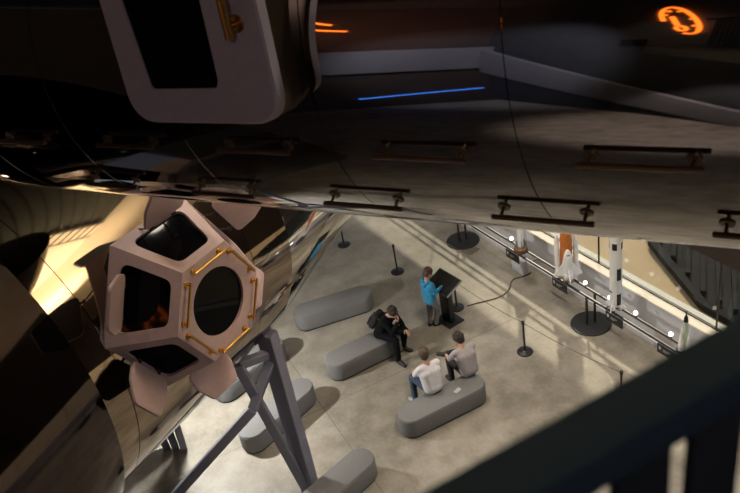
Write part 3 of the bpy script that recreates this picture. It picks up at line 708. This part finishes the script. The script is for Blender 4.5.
def person(M, label, J, P):
    """J: joints in local metres facing +y; P: look"""
    t = empty('person', M, label, 'person'); s = P.get('s', 1.)
    b = MB()
    pel, che, nek = J['pelvis'], J['chest'], J['neck']
    b.capsule(pel, che, .105*s, .11*s); b.capsule(che, nek, .105*s, .06*s)
    hm = head_mesh(b, nek, J['head'], J.get('yaw', 0), J.get('tip', 0), P.get('hs', 1.))
    for sd_, sg in (('l', -1), ('r', 1)):
        sh, el, wr = J['sh'+sd_], J['el'+sd_], J['wr'+sd_]
        b.capsule(V(che)*.5 + V(nek)*.5, sh, .05*s, .045*s); b.capsule(sh, el, .043*s, .036*s); b.capsule(el, wr, .036*s, .025*s)
        hd = J.get('hd'+sd_, V(wr)-V(el)); hand_mesh(b, wr, hd, J.get('pn'+sd_, V((0, 0, -1))), J.get('curl'+sd_, .35), -sg if J.get('flip'+sd_) else sg, P.get('hs', 1.))
        hi, kn, an, to = J['hi'+sd_], J['kn'+sd_], J['an'+sd_], J['to'+sd_]
        b.capsule(pel, hi, .09*s, .085*s); b.capsule(hi, kn, .078*s, .052*s); b.capsule(kn, an, .052*s, .036*s); b.capsule(an, an.lerp(to, .8) + J.get('down'+sd_, V((0, 0, -1)))*.012, .026*s, .016*s)
    body = baked(b, 'body', SKIN, t, .0065, 3)
    face_bits(hm, t); hair_mesh(hm, P['hair'], t, P.get('full', 1.), P.get('fringe', 0))
    # top
    b = MB(); lo, he = V(pel), V(che)
    wv = P.get('loose', 1.)
    ax = (V(J['shr'])-V(J['shl'])).normalized()
    hem = lo + (he-lo)*P.get('hem', -.05)
    for f, w2, r in ((0., .062, .118), (.35, .064, .112), (.7, .085, .112), (1., .10, .108)):
        q = hem.lerp(he, f); b.capsule(q-ax*w2*s, q+ax*w2*s, r*s*wv)
    for f in (0., .25, .5, .75):
        q0, q1 = hem.lerp(he, f), hem.lerp(he, f+.25)
        for k in (-1, 0, 1): b.capsule(q0+ax*.062*k*s, q1+ax*.075*k*s, .114*s*wv)
    b.capsule(he, V(nek)-(V(nek)-he)*.2, .10*s, .066*s)
    sl = P.get('sleeve', .55)
    for sd_ in 'lr':
        sh, el, wr = V(J['sh'+sd_]), V(J['el'+sd_]), V(J['wr'+sd_])
        b.capsule(he.lerp(V(nek), .55), sh, .078*s, .066*s); b.capsule(he, sh, .10*s, .066*s)
        if sl <= 1: b.capsule(sh, sh.lerp(el, sl), .066*s, .062*s)
        else: b.capsule(sh, el, .066*s, .056*s); b.capsule(el, el.lerp(wr, sl-1), .055*s, .042*s)
    b.capsule(V(J['shl'])*.92+V(J['shr'])*.08-V((0, 0, .035)), V(J['shr'])*.92+V(J['shl'])*.08-V((0, 0, .035)), .082*s)
    m2 = he.lerp(V(nek), .35); b.capsule(m2-ax*.09*s, m2+ax*.09*s, .098*s)
    top_ = baked(b, P['topname'], P['top'], t, .013, 14)
    if P.get('hood'):
        b = MB(); hb = V(nek) + V((0, -.075, -.03))*s
        for k in range(9):
            a = PI*k/8; b.ball(hb + V((math.cos(a)*.085, -.03*math.sin(a), -.04*math.sin(a)+.03))*s, .042*s, None, 12)
        b.ball(hb + V((0, -.035, -.05))*s, (.075*s, .045*s, .07*s)); baked(b, 'hood', P['top'], top_, .01, 4)
    # trousers
    b = MB(); b.capsule(lo-ax*.07*s, lo+ax*.07*s, .112*s); b.capsule(lo, lo.lerp(he, .25), .115*s, .105*s)
    cut = P.get('leg', .97)
    for sd_ in 'lr':
        hi, kn, an = V(J['hi'+sd_]), V(J['kn'+sd_]), V(J['an'+sd_])
        b.capsule(lo, hi, .10*s, .098*s); bu = s*P.get('bulk', 1.); b.capsule(hi, kn, .096*bu, .070*bu); b.capsule(kn, kn.lerp(an, cut), .070*bu, .057*bu)
    baked(b, 'trousers', P['bottom'], t, .012, 4)
    for sd_ in 'lr':
        an, to = V(J['an'+sd_]), V(J['to'+sd_]); d = (to-an).normalized(); dn = J.get('down'+sd_, V((0, 0, -1)))
        b = MB(); b.capsule(an, an - d*.02, .046*s, .042*s); heel = an - d*.035*s + dn*.048*s; toe = to + d*.03*s + dn*.012*s
        b.capsule(heel, heel.lerp(toe, .5), .041*s, .047*s); b.capsule(heel.lerp(toe, .45), toe, .047*s, .042*s); b.capsule(an + dn*.005, heel.lerp(toe, .65), .050*s, .042*s)
        so = baked(b, 'shoe', P['shoe'], t, .008, 3)
        if P.get('sole'):
            b = MB(); o_ = dn*.03*s; b.capsule(heel+o_*.6, toe+o_*.35, .034*s, .034*s); baked(b, 'sole', P['sole'], so, .008, 2)
    return t
def vv(**k): return {a: V(b) if isinstance(b, tuple) else b for a, b in k.items()}
BLUEH = mat('sky_blue_hoodie', (.03, .25, .47), .85, noise=.10, nscale=12, bump=.4, bscale=30)
GREYT = mat('grey_trousers', (.21, .19, .18), .85, noise=.12, nscale=10); BLKC = mat('black_clothes', (.0045, .0045, .0055), .9, spec=.15, noise=.3, nscale=12, bump=.4, bscale=25)
WHT = mat('white_tshirt', (.68, .66, .70), .9, noise=.05, nscale=8, bump=.5, bscale=14); GRT = mat('light_grey_tshirt', (.36, .33, .345), .9, noise=.06, nscale=8, bump=.5, bscale=14)
JEAN = mat('blue_jeans', (.045, .07, .12), .85, noise=.2, nscale=10); DARKP = mat('dark_trousers', (.018, .018, .02), .85)
SHOEB = mat('black_shoe', (.012, .012, .012), .6); SOLE = mat('white_sole', (.7, .7, .7), .6)
SHOEW = mat('black_white_sneaker', (.03, .03, .03), .6)

s = .86
def sc3(J, s): return {k: (v*s if isinstance(v, Vector) and not k.startswith(('hd', 'pn', 'down')) else v) for k, v in J.items()}
boyJ = sc3(vv(pelvis=(0, 0, .90), chest=(0, -.01, 1.22), neck=(0, .0, 1.42), head=(0, .06, 1.575), yaw=-.1, tip=.45,
           shl=(-.165, 0, 1.36), ell=(-.21, .06, 1.10), wrl=(-.13, .25, 1.10), shr=(.165, 0, 1.36), elr=(.21, .04, 1.10), wrr=(.15, .30, 1.14),
           hil=(-.09, 0, .88), knl=(-.09, .03, .48), anl=(-.08, -.02, .085), tol=(-.10, .13, .045), hir=(.09, 0, .88), knr=(.10, .13, .50), anr=(.03, .07, .085), tor=(.06, .22, .045),
           hdr=(0, .9, .1), hdl=(.2, .8, .1), pnl=(0, -.2, -1), pnr=(0, -.2, -1)), s)
bp = at(433.5, 326.5); fa = ka - PI/2
person(rotz((bp.x, bp.y, 0), fa), 'person in a bright blue hoodie and grey trousers touching the kiosk screen', boyJ,
       dict(s=.89, hs=.95, hair=HAIRG, top=BLUEH, topname='hoodie', bottom=GREYT, shoe=SHOEB, sleeve=1.92, hood=True, hem=-.22, loose=1.0, fringe=-.02))
SB = BH + .035
manJ = vv(pelvis=(0, -.02, SB+.10), chest=(0, .13, SB+.40), neck=(0, .235, SB+.56), head=(.01, .33, SB+.655), yaw=-.3, tip=.65,
          shl=(-.18, .20, SB+.50), ell=(-.20, .36, SB+.24), wrl=(-.13, .47, SB+.17), shr=(.18, .20, SB+.50), elr=(.20, .40, SB+.29), wrr=(.06, .46, SB+.49),
          hil=(-.10, .04, SB+.09), knl=(-.17, .43, SB+.10), anl=(-.18, .30, .09), tol=(-.20, .45, .045), hir=(.10, .04, SB+.09), knr=(.19, .43, SB+.11), anr=(.21, .43, .09), tor=(.25, .58, .045),
          hdl=(.2, .6, -.3), pnl=(0, 0, -1), hdr=(-.35, .0, .7), pnr=(0, -1, .2), curlr=.7, curll=.4)
mp = V((-.06, 13.44, 0)); man_a = math.atan2(-.62, .78) - PI/2
mt = rotz(mp, man_a)
pm = person(mt, 'person in black clothes hunched on a bench with a hand at the face', manJ,
       dict(hair=HAIRB, top=BLKC, topname='jacket', bottom=BLKC, shoe=SHOEB, sole=mat('brown_sole', (.08, .06, .045), .7), sleeve=1.95, hem=-.1, full=1.05, loose=1.14, bulk=1.12, hs=1.04))
bk = empty('backpack', mt @ Matrix.Translation((0, -.035, SB+.32)) @ Matrix.Rotation(rad(-28), 4, 'X'), 'black backpack worn on the back of the person in black', 'backpack')
mb = MB(); mb.box((0, -.09, .0), (.29, .15, .42), None, .06, 4); mb.build('main_bag', mat('backpack_fabric', (.006, .006, .007), .85, bump=.3, bscale=40), bk)
mb = MB(); mb.box((0, -.18, -.06), (.23, .06, .24), None, .028, 3); mb.build('front_pocket', mat('pocket_fabric', (.005, .005, .006), .8), bk)
for d in (-.11, .11):
    mb = MB(); mb.tube([(d, -.02, .17), (d, .06, .235), (d, .16, .22), (d, .21, .10), (d, .18, -.05), (d, .06, -.16)], .018, 8); mb.build('strap', BLACK, bk)
bd = V((math.cos(rad(21.6)), math.sin(rad(21.6)), 0)); bn = V((-bd.y, bd.x, 0)); bo = V((.155, 11.10, 0))
sitA = vv(pelvis=(0, 0, SB+.10), chest=(0, .06, SB+.41), neck=(0, .13, SB+.585), head=(.0, .205, SB+.71), yaw=-.35, tip=.35,
          shl=(-.185, .10, SB+.525), ell=(-.225, .27, SB+.28), wrl=(-.16, .43, SB+.22), shr=(.185, .10, SB+.525), elr=(.225, .29, SB+.28), wrr=(.12, .42, SB+.24),
          hil=(-.10, .04, SB+.09), knl=(-.20, .44, SB+.11), anl=(-.24, .36, .09), tol=(-.27, .50, .045), hir=(.10, .04, SB+.09), knr=(.17, .45, SB+.11), anr=(.15, .47, .09), tor=(.17, .62, .045),
          hdl=(.5, .7, -.1), hdr=(-.5, .7, 0), pnl=(0, 0, -1), pnr=(0, 0, -1))
pA_ = bo + bd*.64 + bn*.20
person(frame(pA_, bd, bn, V((0, 0, 1))), 'person in a white T-shirt sitting with back to the balcony', sitA,
       dict(hair=HAIRL, hs=1.05, top=WHT, topname='tshirt', bottom=JEAN, shoe=mat('pale_shoe', (.5, .5, .5), .6), sleeve=.75, hem=.03, loose=1.14, full=1.12))
sitB = vv(pelvis=(0, 0, SB+.10), chest=(-.01, .07, SB+.40), neck=(-.02, .15, SB+.565), head=(-.02, .235, SB+.68), yaw=.25, tip=.45,
          shl=(-.185, .12, SB+.51), ell=(-.25, .27, SB+.28), wrl=(-.20, .46, SB+.24), shr=(.175, .12, SB+.505), elr=(.24, .28, SB+.27), wrr=(.08, .44, SB+.25),
          hil=(-.10, .04, SB+.09), knl=(-.16, .46, SB+.11), anl=(-.15, .45, .09), tol=(-.16, .60, .045), hir=(.10, .04, SB+.09), knr=(.24, .40, SB+.19), anr=(-.16, .50, SB+.235), tor=(-.29, .56, SB+.26),
          downr=(-.2, .3, -1.), hdl=(.3, .9, -.1), hdr=(-.6, .6, 0), pnl=(0, 0, -1), pnr=(0, 0, -1))
sitB['downr'] = sitB['downr'].normalized()
pB_ = bo + bd*1.42 + bn*.19
person(frame(pB_, bd, bn, V((0, 0, 1))), 'dark-haired person in a light grey T-shirt with one sneaker crossed over the knee', sitB,
       dict(hair=HAIRB, hs=1.05, top=GRT, topname='tshirt', bottom=DARKP, shoe=SHOEW, sole=SOLE, sleeve=.8, hem=.03, loose=1.10, full=1.10))
q = bo + bd*1.0 + bn*(-.04)
mb = MB(); mb.prism(rounded([(-.04, -.075), (.04, -.075), (.04, .075), (-.04, .075)], .012, 4), 0, .009, None, .002, 1)
o = mb.build('phone', mat('pale_phone_case', (.42, .42, .42), .4)); o.matrix_world = rotz((q.x, q.y, BH+.001), rad(21.6-70)); tag(o, 'pale phone lying on the bench between the two seated people', 'phone')

# ------------------------------------------------------------------ light
def light(kind, name, loc, energy, col=(1, 1, 1), target=None, **k):
    l = bpy.data.lights.new(name, kind); l.energy = energy; l.color = col
    for a, b in k.items(): setattr(l, a, b)
    o = bpy.data.objects.new(name, l); C.objects.link(o); o.location = loc
    if target is not None: o.rotation_euler = (V(target)-V(loc)).to_track_quat('-Z', 'Y').to_euler()
    return o
light('SPOT', 'downlight_spot', LP + V((0, 0, -.03)), 760, (1, .97, .90), LP + V((.25, -.1, -1)), spot_size=rad(165), spot_blend=.35, shadow_soft_size=.06)
sun_dir = (-Nn*.62 + T*.72 + V((0, 0, -.72))).normalized()
so = light('SUN', 'sun', (10, 10, 20), 2.7, (1, .84, .62)); so.rotation_euler = sun_dir.to_track_quat('-Z', 'Y').to_euler(); so.data.angle = rad(2.2)
for x, y, e in ((1.5, 17, 1.0), (3.2, 9.5, 1.0), (-5.5, 18, 1.0), (-.5, 13.0, .8), (2.5, 5.0, .9), (-3.5, 9.5, .4)):
    light('SPOT', 'ceiling_fill', (x, y, 13.6), e*1720, (1, .89, .76), (x-.3, y, 0), spot_size=rad(84), spot_blend=.9, shadow_soft_size=.35)  # unseen fill lamps, added to brighten the hall floor
for x, y in ((.5, 6.0), (3.8, 6.6), (7.0, 6.0)):
    light('SPOT', 'soffit_fill', (x, y, 10.2), 2900, (1, .85, .60), (x, y+.8, 14), spot_size=rad(130), spot_blend=.8, shadow_soft_size=.08)  # unseen lamps in mid-air, added to brighten the soffit for its reflection
light('SPOT', 'gallery_fill', (-9, .5, 13.2), 3800, (.86, .86, 1), (-14.8, -5, 7), spot_size=rad(58), spot_blend=.7, shadow_soft_size=.15)  # unseen lamp added to grey the gallery walls mirrored in the hull
light('SPOT', 'gallery_fill', (-11.5, -1, 9.5), 700, (1, .45, .30), (-17, -2.5, 12.4), spot_size=rad(90), spot_blend=.9, shadow_soft_size=.1)  # unseen orange lamp added to warm the upper left wall
light('SPOT', 'gallery_fill', (-9, -2.5, 13.0), 420, (1, .72, .45), (-9.3, -5.9, 8), spot_size=rad(70), spot_blend=.8, shadow_soft_size=.1)  # unseen warm lamp added to brighten the back wall
light('SPOT', 'gallery_fill', (-7.2, -3.5, 8), 1700, (1, .82, .74), (-7.2, -4.6, 0), spot_size=rad(64), spot_blend=.6, shadow_soft_size=.1)  # unseen lamp added to brighten the ramp end and floor beside it
light('SPOT', 'column_fill', (6.8, 4.2, 9.5), 420, (1, .92, .88), (-1.9, 10.1, 1.6), spot_size=rad(24), spot_blend=.6, shadow_soft_size=.15)  # unseen narrow lamp added to brighten the right face of the column
light('SPOT', 'gallery_fill', (8.3, -1.0, 11.0), 520, (1, .70, .66), (-2.2, 8, 5.8), spot_size=rad(26), spot_blend=.6, shadow_soft_size=.15)  # unseen pink lamp added to brighten the window pod
light('SPOT', 'gallery_fill', (-1.5, -4.5, 13.4), 130, (.95, .82, .9), (0, 2.5, 10), spot_size=rad(60), spot_blend=.8, shadow_soft_size=.15)  # unseen lamp added to brighten the hatch and the railing
wd = bpy.data.worlds.new('world'); sc.world = wd; wd.use_nodes = True
bg = wd.node_tree.nodes['Background']; bg.inputs[0].default_value = (.55, .68, .9, 1); bg.inputs[1].default_value = 1.0
sc.view_settings.view_transform = 'Standard'; sc.view_settings.look = 'None'; sc.view_settings.exposure = 0.0; sc.view_settings.gamma = 1
sc.cycles.max_bounces = 10; sc.cycles.glossy_bounces = 6; sc.cycles.sample_clamp_indirect = 6
